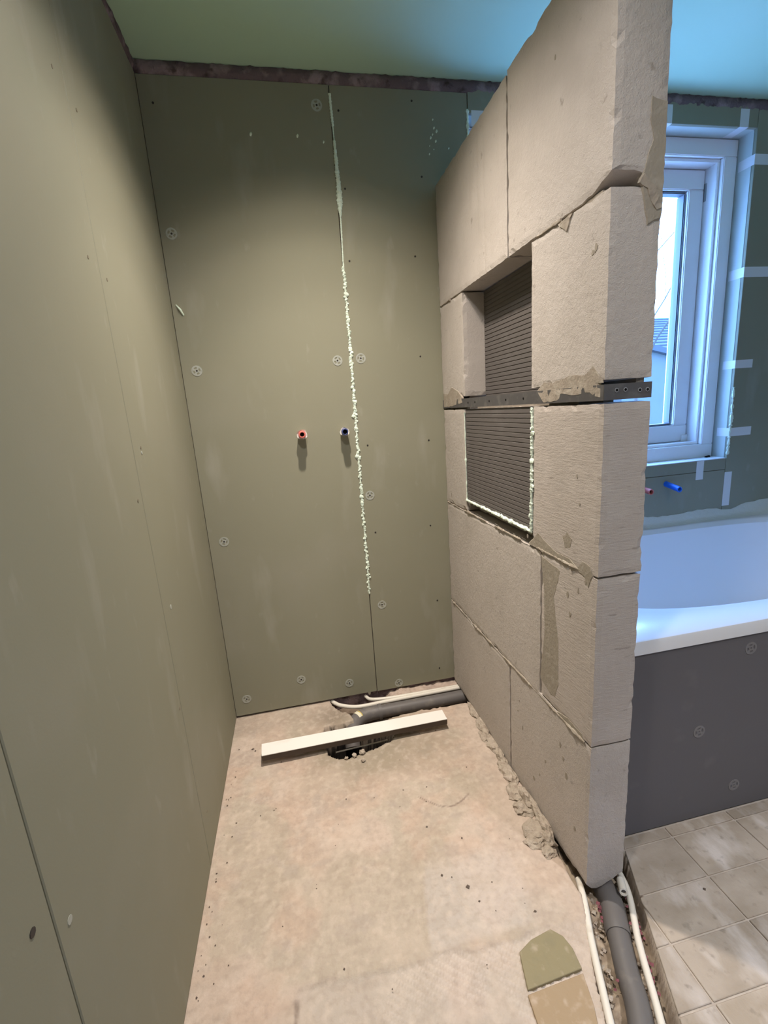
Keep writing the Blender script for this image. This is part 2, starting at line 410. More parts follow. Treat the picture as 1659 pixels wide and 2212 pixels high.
# floor tiles right of the trench, clipped where the trench cuts them
def clip_poly(poly, f):              # keep f(p) >= 0
    out = []
    for i, p in enumerate(poly):
        q = poly[(i+1) % len(poly)]; a, b = f(p), f(q)
        if a >= 0: out.append(p)
        if (a >= 0) != (b >= 0):
            t = a/(a-b); out.append((p[0]+(q[0]-p[0])*t, p[1]+(q[1]-p[1])*t))
    return out
def tiles():
    rows = [.229,.336,.443,.549,.656,.759,.872,.9035]
    for j in range(len(rows)-1):
        for k in range(-1, 5):
            xa, xb = .703+.204*k, .703+.204*(k+1)
            g = .0022
            p = [(xa+g, rows[j]+g), (xb-g, rows[j]+g), (xb-g, rows[j+1]-g), (xa+g, rows[j+1]-g)]
            p = clip_poly(p, lambda a: a[0] - (.617 + (a[1]-.538)*.425))
            if len(p) < 3: continue
            mb = MB().prism([(a, b, -.006) for a, b in p], (0, 0, .006+random.uniform(-.0006,.0004)))
            mb.build('tile', M['tile'], FLOOR, bevel=.0012, seg=1)
tiles()
def remnant(name, pts, m, label):
    o = MB().prism([(a, b, -.007) for a, b in pts], (0,0,.009)).build(name, m, FLOOR, bevel=.001, seg=1)
    o['label'] = label
remnant('tile', [(.373,.722),(.410,.738),(.463,.747),(.483,.727),(.490,.700),(.487,.662),(.357,.655),(.365,.690)], M['tile_olive'], 'olive broken tile left in the screed')
remnant('tile', [(.353,.648),(.484,.654),(.472,.600),(.44,.52),(.40,.44),(.34,.44),(.345,.56)], M['tile_tan'], 'tan broken tile left in the screed')

# ------------------------------------------------------------------ walls
def build_walls():
    wl = MB().box(LW-.11, LW-.0125, YF, BW+.14, -.02, CE+.02).build('wall_left', M['plaster']); tag(wl, kind='structure')
    g = .0013
    for a, b in ((1.113, BW), (.513, 1.113), (-.087, .513), (-.687, -.087), (-1.287, -.687), (YF, -1.287)):
        MB().box(LW-.0125, LW, a+g, b-g if b < BW else b, .004, BT).build('panel', M['board'], wl, bevel=.0015, seg=1)
    # back wall with the window opening
    wx0, wx1, wz0, wz1 = .715, 1.965, .860, 2.205
    mb = MB(); ya, yb = BW+.0125, BW+.27
    mb.box(LW-.11, wx0, ya, yb, -.15, CE+.02).box(wx1, XR+.1, ya, yb, -.02, CE+.02)
    mb.box(wx0, wx1, ya, yb, -.15, wz0).box(wx0, wx1, ya, yb, wz1, CE+.02)
    wb = mb.build('wall_back', M['plaster']); tag(wb, kind='structure')
    def panel(a, b, c, d):
        MB().box(a+g, b-g, BW, BW+.0125, c, d).build('panel', M['board'], wb, bevel=.0012, seg=1)
    panel(LW-.001, .2465, .010, BT); panel(.2465, .728, .008, BT)
    panel(.728, 1.952, .004, .820); panel(.728, 1.952, .822, .873); panel(.728, 1.952, 2.190, BT+.012)
    panel(1.952, 2.55, .004, BT+.012); panel(2.55, XR, .004, BT+.012)
    for (a,b,c,d) in ((1.952,1.9645,wz0,2.2025),(.7155,.728,wz0,2.2025),(.728,1.952,2.190,2.2025),(.728,1.952,.8605,.873)):
        MB().box(a, b, BW+.013, BW+.09, c, d)  .build('reveal_board', M['reveal'], wb, bevel=.001, seg=1)
    wr = MB().box(XR, XR+.1, YF, BW+.2, -.02, CE+.02).build('wall_right', M['white_wall']); tag(wr, kind='structure')
    wf = MB().box(LW-.11, XR+.1, YF-.1, YF, -.02, CE+.02).build('wall_front', M['white_wall']); tag(wf, kind='structure')
    ce = MB().box(LW-.11, XR+.1, YF-.1, BW+.27, CE, CE+.1).build('ceiling', M['ceiling']); tag(ce, kind='structure')
    return wl, wb, ce
WL, WB, CEIL = build_walls()

# rough dirty strip in the gap between wall boards and ceiling
def ragged_strip(name, n, p0, p1, inward, lo, hi, seed):
    r = np.random.default_rng(seed); v = []; f = []
    for i in range(n+1):
        t = i/n; p = Vector(p0).lerp(Vector(p1), t)
        w0 = .001 + .003*r.random(); w1 = .004 + .008*r.random(); w2 = .002+.006*r.random()
        inn = Vector(inward)
        for zz, ww in ((lo-.001, 0), (lo + .002*r.random(), w0), ((lo+hi)/2 + .006*(r.random()-.5), w1), (hi - .003*r.random(), w2), (hi, w2*.6)):
            q = p + inn*ww; v.append((q.x, q.y, zz))
        if i:
            a = (i-1)*5; b = i*5
            f += [(a+k, b+k, b+k+1, a+k+1) for k in range(4)]
    o = pydata(name, v, f, M['plaster'], None, True)
    return tag(o, kind='structure')
ragged_strip('trim_1', 260, (LW, BW+.004, 0), (XR, BW+.004, 0), (0,-1,0), BT, CE-.0005, 3)
ragged_strip('trim_2', 240, (LW-.004, YF, 0), (LW-.004, BW, 0), (1,0,0), BT, CE-.0005, 4)

# fixing discs and screws
def disc_mesh(nrm):
    mb = MB(); n = 20
    def P(r, a, h): 
        u, w = r*math.cos(a), r*math.sin(a)
        return {'-y': (u, -h, w), 'x': (h, u, w)}[nrm]
    def ring(r0, r1, h, a0=0, a1=2*math.pi, k=n, close=True):
        v = []; f = []
        m = k if close else k+1
        for i in range(m):
            a = a0+(a1-a0)*i/k
            v += [P(r0, a, 0), P(r0, a, h), P(r1, a, h), P(r1, a, 0)]
        for i in range(k):
            p, q = 4*i, 4*((i+1) % m)
            f += [(p+1, q+1, q+2, p+2), (p+2, q+2, q+3, p+3), (p, q, q+1, p+1)]
        if not close: f += [(0,1,2,3), tuple(4*k+j for j in (3,2,1,0))]
        mb.add(v, f)
    ring(.0128, .0182, .0011); ring(.0030, .0068, .0010)
    for j in range(4):
        a = math.pi/4 + j*math.pi/2 + .2
        ring(.0066, .0130, .0008, a-.32, a+.32, 3, False)
    return mb
DM = {}
def disc(pos, nrm, parent, ang=0):
    if nrm not in DM:
        DM[nrm] = (None, None)
        d = disc_mesh(nrm).build('fixing_disc', M['disc'], parent); d.location = pos
        hb = MB().tube([(0,0,0),(0,-.0012,0)] if nrm == '-y' else [(0,0,0),(.0012,0,0)], .0034, 8).build('screw', M['screw'], d)
        DM[nrm] = (d.data, hb.data); return
    d = bpy.data.objects.new('fixing_disc', DM[nrm][0]); COL.objects.link(d); d.parent = parent; d.location = pos
    d.rotation_euler = (0, ang, 0) if nrm == '-y' else (ang, 0, 0)
    h = bpy.data.objects.new('screw', DM[nrm][1]); COL.objects.link(h); h.parent = d
for i, (x, z) in enumerate([(.202,2.190),(-.309,1.807),(-.295,1.375),(-.290,.754),(.198,1.386),(.285,1.390),(.280,.873),(.296,.406),(-.068,.127),(.130,.072),(-.294,.082),(.345,.030)]):
    disc((x, BW, z), '-y', WB, i*.7)
SM = {}
def screw(pos, nrm, parent, m, r=.0034):
    k = (nrm, m, r)
    if k not in SM:
        o = MB().tube([(0,0,0),(0,-.0009,0)] if nrm == '-y' else [(0,0,0),(.0009,0,0)], r, 10).build('screw', M[m], parent); SM[k] = o.data
    else:
        o = bpy.data.objects.new('screw', SM[k]); COL.objects.link(o); o.parent = parent
    o.location = pos
for x, z in [(.273,2.178),(.275,1.947),(.271,1.720),(.527,2.217),(.551,1.989),(.513,1.733),(.514,1.386),(.286,1.069),(.532,1.069),(.522,.721),(.537,.388),(.532,.067),(.291,.720),(-.305,2.174)]:
    screw((x, BW, z), '-y', WB, 'screw')
for y, z in [(1.063,1.837),(1.154,1.820),(1.061,1.525),(1.149,1.508),(1.082,1.041),(1.168,1.152),(1.099,.509),(1.164,.136)]:
    screw((LW, y, z), 'x', WL, 'screw_pale')
screw((LW, .478, .654), 'x', WL, 'screw', .0055)
screw((LW, .539, .590), 'x', WL, 'disc', .0055); screw((LW, 1.175, .749), 'x', WL, 'disc', .006); screw((LW, 1.168, 1.140), 'x', WL, 'disc', .004)
# dab of filler and small scar near the left corner
MB().tube([(-.330,BW-.001,1.590),(-.318,BW-.004,1.574),(-.310,BW-.001,1.556)], [.002,.004,.0025], 8).build('filler_dab', M['foam'], WB, smooth=True)

def lumpy(path, rad, name, m, parent, flat=(1,1,1), seg=8, seed=1, jit=.35, step=.004):
    """irregular squeezed-out bead following path; rad(t) radius"""
    r = np.random.default_rng(seed); P = [Vector(p) for p in path]
    L = [0]
    for a, b in zip(P, P[1:]): L.append(L[-1]+(b-a).length)
    n = max(3, int(L[-1]/step)); pts = []; rr = []
    for i in range(n+1):
        s = L[-1]*i/n; k = max(j for j in range(len(P)) if L[j] <= s+1e-9); k = min(k, len(P)-2)
        t = (s-L[k])/max(1e-9, L[k+1]-L[k]); p = P[k].lerp(P[k+1], t)
        pts.append(p); rr.append(rad(i/n, s)*(1+jit*(r.random()*2-1)))
    mb = MB().tube(pts, rr, seg)
    c = []
    for i, p in enumerate(pts):
        for k in range(seg):
            v = Vector(mb.v[i*seg+k]) - p
            v = Vector((v.x*flat[0], v.y*flat[1], v.z*flat[2]))*(1+.25*(r.random()*2-1))
            c.append(tuple(p+v))
    mb.v = c
    return mb.build(name, m, parent, smooth=True)
def wob(s, k, seed): return float(vnoise(np.array([s*k]), np.array([seed*7.3]), 300+seed, 1.0)[0])
def seam_r(t, s):
    z = 2.225 - s
    if z > 2.13: return .0042
    if z > 2.09: return .0018
    if z > 1.90: return .004 + .006*(2.09-z)/.19
    if z > 1.855: return .011*max(.2,(z-1.845)/.06)
    if z > 1.66: return .0026
    return .0024 + .0016*wob(s, 60, 1)
lumpy([(.2475,BW-.001,2.225),(.2500,BW-.001,2.12),(.2535,BW-.001,1.93),(.2480,BW-.001,1.72),(.2485,BW-.001,1.4),(.2470,BW-.001,1.0),(.2475,BW-.001,.6),(.2465,BW-.001,.462)], seam_r, 'foam_bead', M['foam'], WB, (1,.6,1), 10, 5, .16, .0025)
def blobs(path, name, m, parent, r0, r1, gap, jit, seed, nrm, flat=.7):
    """crumbly row of squeezed-out foam lumps along path; nrm: axis pointing out of the surface"""
    r = random.Random(seed); P = [Vector(p) for p in path]; mb = MB()
    for a, b in zip(P, P[1:]):
        L = (b-a).length; t = (b-a)/L; side = t.cross(Vector(nrm)).normalized(); s = 0
        while s < L:
            rad = r.uniform(r0, r1)*(1.35 if r.random() < .12 else 1); c = a+t*s+side*r.gauss(0, jit)
            bm = bmesh.new(); bmesh.ops.create_icosphere(bm, subdivisions=1, radius=rad)
            vs = []
            for v in bm.verts:
                q = v.co*r.uniform(.75, 1.25); d = q.dot(Vector(nrm)); q = q - Vector(nrm)*d*(1-flat); vs.append(c+q)
            mb.add(vs, [[v.index for v in f.verts] for f in bm.faces]); bm.free()
            s += gap*r.uniform(.5, 1.4) + (gap*2 if r.random() < .06 else 0)
    return mb.build(name, m, parent, smooth=True)
blobs([(.2480,BW-.001,1.70),(.2485,BW-.001,1.4),(.2470,BW-.001,1.0),(.2475,BW-.001,.6),(.2465,BW-.001,.462)], 'foam_lumps', M['foam'], WB,   .0036, .0072, .0066, .0024, 8, (0,-1,0), .6)['kind'] = 'stuff'
def splashes():
    mb = MB(); r = random.Random(3)
    for x, z in [(.60,2.165),(.603,2.14),(.597,2.12),(.608,2.10),(.590,2.11),(.585,2.085),(.60,2.075),(.612,2.13),(.583,2.06),(.655,2.08),(-.02,2.10),(.215,2.085),(.13,2.10)]:
        s = r.uniform(.002,.0055)
        mb.tube([(x-s*.3,BW+.001,z-s),(x,BW-.0012,z),(x+s*.3,BW+.001,z+s)], [s*.5,s*.8,s*.4], 6)
    o = mb.build('foam_splash', M['foam'], WB, smooth=True); o['kind'] = 'stuff'
splashes()

# tape strips around the window opening
def tape(parts):
    mb = MB(); h = .0006
    for kind, a, b, c, d in parts:
        if kind == 'w': mb.box(a, b, BW-h, BW-.0001, c, d)               # on the wall: x0 x1 z0 z1
        if kind == 'j': mb.box(1.952-h, 1.952-.0001, BW-h, a, c, d)       # on the right jamb up to y=a
        if kind == 's': mb.box(a, b, BW-h, c, 2.190-h, 2.190-.0001)       # on the soffit up to y=c
        if kind == 'l': mb.box(.7281, .728+h, BW-h, a, c, d)
    mb.build('tape_strip', M['tape'], WB)
tape([('w',1.952,2.16,2.062,2.100),('j',BW+.07,0,2.062,2.100)])
tape([('w',1.952,2.20,1.642,1.682),('j',BW+.07,0,1.642,1.682)])
tape([('w',1.952,2.043,1.270,1.305),('j',BW+.06,0,1.270,1.305)])
tape([('w',1.952,2.072,.972,1.010),('j',BW+.06,0,.972,1.010)])
tape([('w',1.866,1.907,2.190,2.252),('s',1.866,1.907,BW+.073,0)])
tape([('w',1.515,1.556,2.190,2.252),('s',1.515,1.556,BW+.073,0)])
tape([('w',1.793,1.832,.786,.872)])
tape([('w',1.950,1.990,.648,.808)])
tape([('w',.742,.82,2.150,2.199)])
lumpy([(1.954,BW-.002,1.19),(1.956,BW-.002,1.05),(1.953,BW-.002,.89)], lambda t, s: .004+.004*abs(math.sin(s*60))*t, 'foam_bead', M['foam'], WB, (1,.7,1), 7, 9, .5, .006)
lumpy([(.727,BW-.001,2.20),(.7275,BW-.001,2.12),(.727,BW-.001,1.98)], lambda t, s: .005, 'foam_bead', M['foam'], WB, (1,.6,1), 7, 12, .4, .006)

# ------------------------------------------------------------------ window
def frame_ring(mb, x0, x1, z0, z1, w, y0, y1):
    mb.box(x0, x1, y0, y1, z1-w, z1).box(x0, x1, y0, y1, z0, z0+w)
    mb.box(x0, x0+w, y0, y1, z0+w, z1-w).box(x1-w, x1, y0, y1, z0+w, z1-w)
def build_window():
    fx0, fx1, fz0, fz1, fy = .730, 1.950, .874, 2.188, 1.836
    mb = MB(); frame_ring(mb, fx0, fx1, fz0, fz1, .064, fy, 2.02)
    w = mb.build('window_1', M['pvc'], None, bevel=.003); tag(w, kind='structure')
    st = MB(); frame_ring(st, fx0+.0645, fx1-.0645, fz0+.0645, fz1-.0645, .012, fy+.018, 2.0)   # stepped rebate
    st.build('frame_step', M['pvc'], w, bevel=.002)
    sx0, sx1, sz0, sz1, sy = fx0+.078, fx1-.078, fz0+.079, fz1-.079, 1.910
    s = MB(); frame_ring(s, sx0, sx1, sz0, sz1, .078, sy, sy+.07); so = s.build('sash', M['pvc'], w, bevel=.004)
    b = MB(); frame_ring(b, sx0+.0785, sx1-.0785, sz0+.0785, sz1-.0785, .009, sy+.012, sy+.055); b.build('glazing_bead', M['bead_shade'], so, bevel=.004)
    MB().box(sx0+.081, sx1-.081, sy+.034, sy+.040, sz0+.081, sz1-.081).build('glass_pane', M['glass'], so)
    h = MB().box(sx1-.002, sx1+.010, sy-.006, sy+.004, 1.985, 2.055).tube([(sx1+.005, sy-.006, 1.985), (sx1+.005, sy-.006, 2.055)], .0055, 10)
    h.build('hinge', M['hinge'], w, bevel=.001, seg=1)
    MB().box(sx1-.03, sx1+.012, sy-.006, sy+.004, sz0-.005, sz0+.03).build('hinge', M['pvc'], w, bevel=.002, seg=1)
    MB().box(.735, 1.945, BW-.004, fy+.001, .8731, .8765).build('window_sill', M['tape'], w, bevel=.001, seg=1)
    MB().tube([(1.895,BW+.055,.877),(1.92,BW+.06,.879)], .006, 7).build('plug', M['dark'], w)
build_window()

# ------------------------------------------------------------------ block partition
PART = empty('block_partition', (0,0,0), 'pale aerated concrete block partition with a niche between shower and bath', 'partition', kind='thing')
def rough_block(y0, y1, z0, z1, m='block', x0=FX, x1=EX, seed=0, groove=False, fn=None):
    cell = .014
    nx, ny, nz = max(2, int((x1-x0)/cell)), max(2, int((y1-y0)/cell)), max(2, int((z1-z0)/cell))
    r = np.random.default_rng(seed); idx = {}; v = []; f = []
    def vid(i, j, k):
        if (i, j, k) not in idx:
            ei, ej, ek = i in (0, nx), j in (0, ny), k in (0, nz)
            x = x0+(x1-x0)*i/nx; y = y0+(y1-y0)*j/ny; z = z0+(z1-z0)*k/nz
            n = ei+ej+ek
            if n >= 2:
                a = .0016 if r.random() > .12 else .0042
                if ei: x += (a*r.random()+.0005)*(1 if i == 0 else -1)
                if ej: y += (a*r.random()+.0005)*(1 if j == 0 else -1)
                if ek: z += (a*r.random()+.0005)*(1 if k == 0 else -1)
            else:
                s = .0005*(r.random()-.5)
                if ei: x += s
                if ej: y += s
            if groove and i == 0:
                for gy in (1.252,1.298,1.346,1.394,1.442): x += .0016*math.exp(-((y-gy)/.006)**2)
            if fn: x, y, z = fn(x, y, z)
            idx[(i,j,k)] = len(v); v.append((x,y,z))
        return idx[(i,j,k)]
    for j in range(ny):
        for k in range(nz):
            for i, fl in ((0, False), (nx, True)):
                q = [vid(i,j,k), vid(i,j,k+1), vid(i,j+1,k+1), vid(i,j+1,k)]; f.append(q[::-1] if fl else q)
    for i in range(nx):
        for k in range(nz):
            for j, fl in ((0, False), (ny, True)):
                q = [vid(i,j,k), vid(i+1,j,k), vid(i+1,j,k+1), vid(i,j,k+1)]; f.append(q[::-1] if fl else q)
        for j in range(ny):
            for k, fl in ((0, False), (nz, True)):
                q = [vid(i,j,k), vid(i,j+1,k), vid(i+1,j+1,k), vid(i+1,j,k)]; f.append(q[::-1] if fl else q)
    return pydata('block', v, f, M[m], PART)
def foot(x, y, z):                   # worn rounded foot of the lowest near block
    if z < .03 and y < EY+.05:
        u = (x-FX)/(EX-FX)
        z += -.015*math.exp(-((u-.30)/.22)**2)*(1-z/.03) + (.018*max(0, u-.62)/.38 + .012*max(0, .12-u)/.12)*(1-z/.03)
    return x, y, z
def chip(x, y, z):                   # broken lower corner of the top near block
    if z < 1.60 and y < EY+.06 and x < .675:
        k = max(0, 1-(y-EY)/.06)*max(0, min(1, (.675-x)/.02))*max(0, 1-(z-1.560)/.04)
        z += .020*k
    return x, y, z
YB = BW - .0005
g = .0024
rough_block(1.213+g, YB, .002, .387, 'block', seed=1)
rough_block(EY, 1.213-g, .002, .404, 'block', seed=2, fn=foot)
rough_block(1.031+g, YB, .390, .815, 'block', seed=3)
rough_block(EY-.001, 1.031-g, .4075, .820, 'sawn', seed=4)
rough_block(1.541, YB, .8185, 1.182, 'block', seed=5)
rough_block(EY-.003, 1.074, .8235, 1.182, 'sawn', seed=6)
rough_block(1.530, YB, 1.224, 1.556, 'block', seed=7)
rough_block(EY-.001, 1.084, 1.225, 1.556, 'block', seed=8)
rough_block(1.203+g, YB, 1.5595, 1.962, 'block', seed=9, groove=True)
rough_block(EY-.002, 1.203-g, 1.5600, 1.968, 'block', seed=10, fn=chip)
def joints():                        # mortar set back inside the joints, one piece for each joint
    a, b = FX+.006, EX-.006
    for x0, x1, y0, y1, z0, z1 in ((a,b,EY+.012,YB-.002,.3855,.4085),(a,b,1.2105,1.2155,.01,.386),(a,b,1.0285,1.0335,.41,.815),(a,b,1.56,YB-.002,.8135,.820),
            (a,b,EY+.01,1.06,.8185,.825),(a,b,EY+.03,1.066,1.5545,1.5615),(a,b,1.548,YB-.002,1.5545,1.561),(a,b,1.2005,1.2055,1.57,1.955),
            (FX+.03,EX-.03,.93,1.05,1.181,1.2255),(FX+.030,EX-.006,1.56,YB-.002,1.181,1.2250),(EX-.030,EX-.012,EY+.006,1.09,1.2172,1.2262),
            (FX+.050,FX+.074,.875,1.54,1.1805,1.1872)):
        MB().box(x0, x1, y0, y1, z0, z1).build('mortar_joint', M['mortar'], PART)
joints()
# sill block closing the wall below the niche, hidden behind the lower board
rough_block(1.078, 1.537, .8185, 1.182, 'block', FX+.045, EX, seed=21)

# ribbed backer boards of the niche
def ribbed(name, xf, thick, y0, y1, z0, z1, pitch=.0128):
    v = []; f = []; prof = [(xf, z0)]
    z = z0
    while z + pitch < z1:
        prof += [(xf, z+pitch*.74), (xf+.0016, z+pitch*.82), (xf+.0016, z+pitch*.92), (xf, z+pitch)]; z += pitch
    prof += [(xf, z1), (xf+thick, z1), (xf+thick, z0)]
    MB().prism([(x, y0, zz) for x, zz in prof], (0, y1-y0, 0)).build(name, M['xps'], PART)
ribbed('backer_board', FX+.004, .030, 1.079, 1.537, .859, 1.181)
ribbed('backer_board', FX+.076, .022, 1.0845, 1.5295, 1.188, 1.5555)

# perforated steel strap in the joint, folded round the near end
def strap():
    m = MB(); t = .0016
    m.box(FX-.0010, FX+t, EY-.002, YB-.001, 1.1875, 1.2175)
    m.box(FX-.0010, EX-.001, EY-.003, EY-.0014, 1.1875, 1.2175)
    m.box(FX+.0017, FX+.025, .86, YB-.001, 1.1875, 1.1890)
    s = m.build('steel_strap', M['steel'], PART)
    for y in (1.50, 1.44, 1.33, 1.22, 1.12):
        MB().tube([(FX-.0010, y, 1.2025), (FX-.0016, y, 1.2025)], .0032, 8).build('rivet_hole', M['dark'], s)
    for x, z in ((.624,1.2055),(.643,1.2055),(.675,1.203),(.692,1.203)):
        MB().tube([(x, EY-.003, z), (x, EY-.0040, z)], .0042, 12).build('rivet_hole', M['steel_light'], s)
        MB().tube([(x, EY-.0040, z), (x, EY-.0045, z)], .0027, 10).build('hole_centre', M['dark'], s)
strap()

# mortar smears lying on the blocks
def smear(pts, plane, thick, seed, m='smear', name='mortar_smear'):
    r = random.Random(seed); out = []
    for i, p in enumerate(pts):
        q = pts[(i+1) % len(pts)]; d = math.hypot(q[0]-p[0], q[1]-p[1]); n = max(1, int(d/.009))
        for k in range(n):
            t = k/n; out.append((p[0]+(q[0]-p[0])*t + r.uniform(-.0012,.0012), p[1]+(q[1]-p[1])*t + r.uniform(-.0012,.0012)))
    cx = sum(a for a, _ in out)/len(out); cy = sum(b for _, b in out)/len(out)
    ins = [(cx+(a-cx)*.93, cy+(b-cy)*.96) for a, b in out]; n = len(out)
    T = (lambda a, b, h: (FX-h, a, b)) if plane == 'F' else (lambda a, b, h: (a, EY-.003-h, b))
    v = [T(a, b, -.003) for a, b in out] + [T(a, b, thick*(.35+.5*r.random())) for a, b in ins]
    f = [(i, (i+1) % n, n+(i+1) % n, n+i) for i in range(n)] + [tuple(range(n, 2*n))]
    o = pydata(name, v, f, M[m], PART)
    bm = bmesh.new(); bm.from_mesh(o.data); bmesh.ops.triangulate(bm, faces=[x for x in bm.faces if len(x.verts) > 4]); bmesh.ops.recalc_face_normals(bm, faces=bm.faces); bm.to_mesh(o.data); bm.free()
    return o
smear([(1.033,.812),(.974,.804),(.940,.800),(.968,.72),(.944,.60),(.940,.48),(.955,.435),(.977,.429),(1.033,.447),(1.012,.60),(1.016,.72)], 'F', .0008, 1)
smear([(.936,.880),(.918,.897),(.897,.884),(.905,.862),(.925,.855)], 'F', .0010, 2)
smear([(1.060,1.217),(1.03,1.236),(.99,1.232),(.92,1.243),(.86,1.241),(.835,1.256),(.815,1.234),(.812,1.222),(.93,1.2125),(1.02,1.214)], 'F', .0012, 3, 'mortar')
smear([(1.058,1.216),(1.00,1.219),(.93,1.216),(.82,1.222),(.818,1.206),(.86,1.205),(.90,1.201),(.955,1.207),(.96,1.191),(1.03,1.190)], 'F', .0022, 4, 'mortar')
smear([(.850,1.213),(.828,1.213),(.816,1.21),(.816,1.193),(.835,1.196),(.846,1.204)], 'F', .0020, 24, 'mortar')
smear([(YB-.004,1.192),(YB-.004,1.245),(1.70,1.24),(1.66,1.262),(1.60,1.25),(1.548,1.222),(1.545,1.203),(1.60,1.199),(1.66,1.192)], 'F', .0020, 5, 'mortar')
smear([(.669,1.695),(.7025,1.688),(.7025,1.60),(.7025,1.502),(.686,1.498),(.673,1.492),(.664,1.53),(.656,1.562),(.664,1.592),(.676,1.63),(.668,1.66)], 'E', .0007, 6)
smear([(.7025,1.52),(.686,1.555),(.660,1.575),(.650,1.560),(.668,1.552),(.678,1.53),(.690,1.515)], 'E', .0030, 16, 'mortar')
smear([(.972,1.553),(.938,1.528),(.925,1.548),(.918,1.556)], 'F', .0045, 7, 'mortar')
smear([(1.05,.862),(1.00,.845),(.96,.834),(.90,.835),(.87,.822),(.93,.818),(1.04,.818),(1.10,.82)], 'F', .0014, 8)
smear([(.860,.845),(.83,.842),(.822,.822),(.835,.79),(.85,.812),(.88,.818)], 'F', .0018, 9)
smear([(.95,.406),(.90,.420),(.84,.418),(.83,.402),(.90,.398)], 'F', .0012, 10)
for k, (pth, r0, sd) in enumerate([([(FX-.001,1.74,.386),(FX-.001,1.45,.388),(FX-.001,1.2,.393),(FX-.001,.83,.405)], .0034, 1),
                             ([(FX-.001,1.74,.8165),(FX-.001,1.3,.8185),(FX-.001,1.08,.820),(FX-.001,.84,.8215)], .0036, 2),
                             ([(FX-.001,1.06,1.558),(FX-.001,.96,1.558)], .0030, 3), ([(FX-.001,1.74,1.558),(FX-.001,1.64,1.558)], .003, 4)]):
    ph = random.Random(sd).random()*6
    lumpy(pth, lambda t, s: r0*max(.16, (.55+.9*math.sin(s*37+ph)*math.sin(s*13.7+ph*2))), 'mortar_bead', M['mortar'], PART, (.8,1,1), 7, 30+k, .5, .006)
def specks():                        # small chips and flecks of mortar on the block faces
    r = random.Random(12); mb = MB()
    for y, z in [(.853,1.462),(.843,1.468),(.885,1.03),(.873,.97),(1.15,.30),(1.13,.22),(1.16,.26),(.93,.32),(.915,.29),(.90,.25),(1.06,.10),(1.03,.14),(.87,.77),(.90,.70),(.91,.745),(.845,.80),(1.10,.84),(1.70,.85),(.99,1.86),(1.00,.21),(.86,.13)]:
        s = r.uniform(.0025,.006); n = 7
        ring = [(FX-.0009, y+s*r.uniform(.5,1.2)*math.cos(6.283*k/n), z+s*1.7*r.uniform(.5,1.2)*math.sin(6.283*k/n)) for k in range(n)]
        mb.prism(ring, (.003, 0, 0))
    o = mb.build('mortar_speck', M['smear'], PART); o['kind'] = 'stuff'
specks()
# foam beads squeezed out around the lower niche board
lumpy([(FX-.0005,1.0755,1.176),(FX-.0005,1.0765,1.02),(FX-.0005,1.0795,.858)], lambda t, s: .0030+.0018*wob(s, 60, 3), 'foam_bead', M['foam'], PART, (1,1,1), 8, 41, .15, .003)
blobs([(FX-.001,1.0755,1.176),(FX-.001,1.0765,1.02),(FX-.001,1.0795,.858)], 'foam_lumps', M['foam'], PART, .0035, .0068, .0105, .0016, 9, (-1,0,0), .8)['kind'] = 'stuff'
lumpy([(FX-.001,1.0795,.8575),(FX-.001,1.3,.8595),(FX-.001,1.541,.8600)], lambda t, s: .0030+.0030*wob(s, 60, 5), 'foam_bead', M['foam'], PART, (1,1,1), 8, 42, .3, .005)
lumpy([(FX+.001,1.5395,.862),(FX+.001,1.5400,1.0),(FX+.001,1.5395,1.17)], lambda t, s: .0010+.0034*wob(s, 55, 6)**2, 'foam_bead', M['foam'], PART, (1,1,1), 7, 43, .4, .006)

blobs([(FX-.001,1.0795,.8575),(FX-.001,1.3,.8595),(FX-.001,1.541,.8600)], 'foam_lumps', M['foam'], PART, .0028, .0055, .012, .0012, 10, (-1,0,0), .8)['kind'] = 'stuff'
# rubble squeezed out along the partition's foot
def rubble_lump(cx, cy, sx, sy, sz, seed):
    r = np.random.default_rng(seed); bm = bmesh.new()
    bmesh.ops.create_icosphere(bm, subdivisions=3, radius=1)
    off = r.random(3)*9
    for v in bm.verts:
        p = np.array(v.co)
        n = .55*math.sin(3.1*p[0]+off[0])*math.sin(2.7*p[1]+off[1])+.35*math.sin(6.3*p[1]+off[2])*math.sin(5.1*p[2]+off[0])+.25*math.sin(11*p[0]+off[1])*math.sin(9*p[1]+off[2])+.12*(r.random()-.5)
        k = 1+.45*n
        v.co = (cx+p[0]*sx*k, cy+p[1]*sy*k, max(-.01, p[2]*sz*k+sz*.15))
    me = bpy.data.meshes.new('mortar_lump'); bm.to_mesh(me); bm.free()
    o = link('mortar_lump', me, PART, M['rubble'])
for i, (x, y, a, b, c) in enumerate([(.593,1.52,.014,.05,.012),(.590,1.42,.018,.06,.016),(.588,1.33,.018,.045,.014),(.589,1.26,.014,.04,.018),(.583,1.185,.020,.040,.016),
        (.572,1.115,.030,.034,.016),(.586,1.075,.018,.05,.026),(.560,1.058,.026,.028,.014),(.588,1.00,.014,.055,.024),(.560,.985,.032,.030,.017),(.545,.955,.030,.022,.012),(.575,.945,.020,.030,.022),(.560,.915,.022,.018,.010),(.578,1.22,.02,.03,.012),(.575,1.38,.016,.03,.009)]):
    rubble_lump(x, y, a, b, c, 100+i)

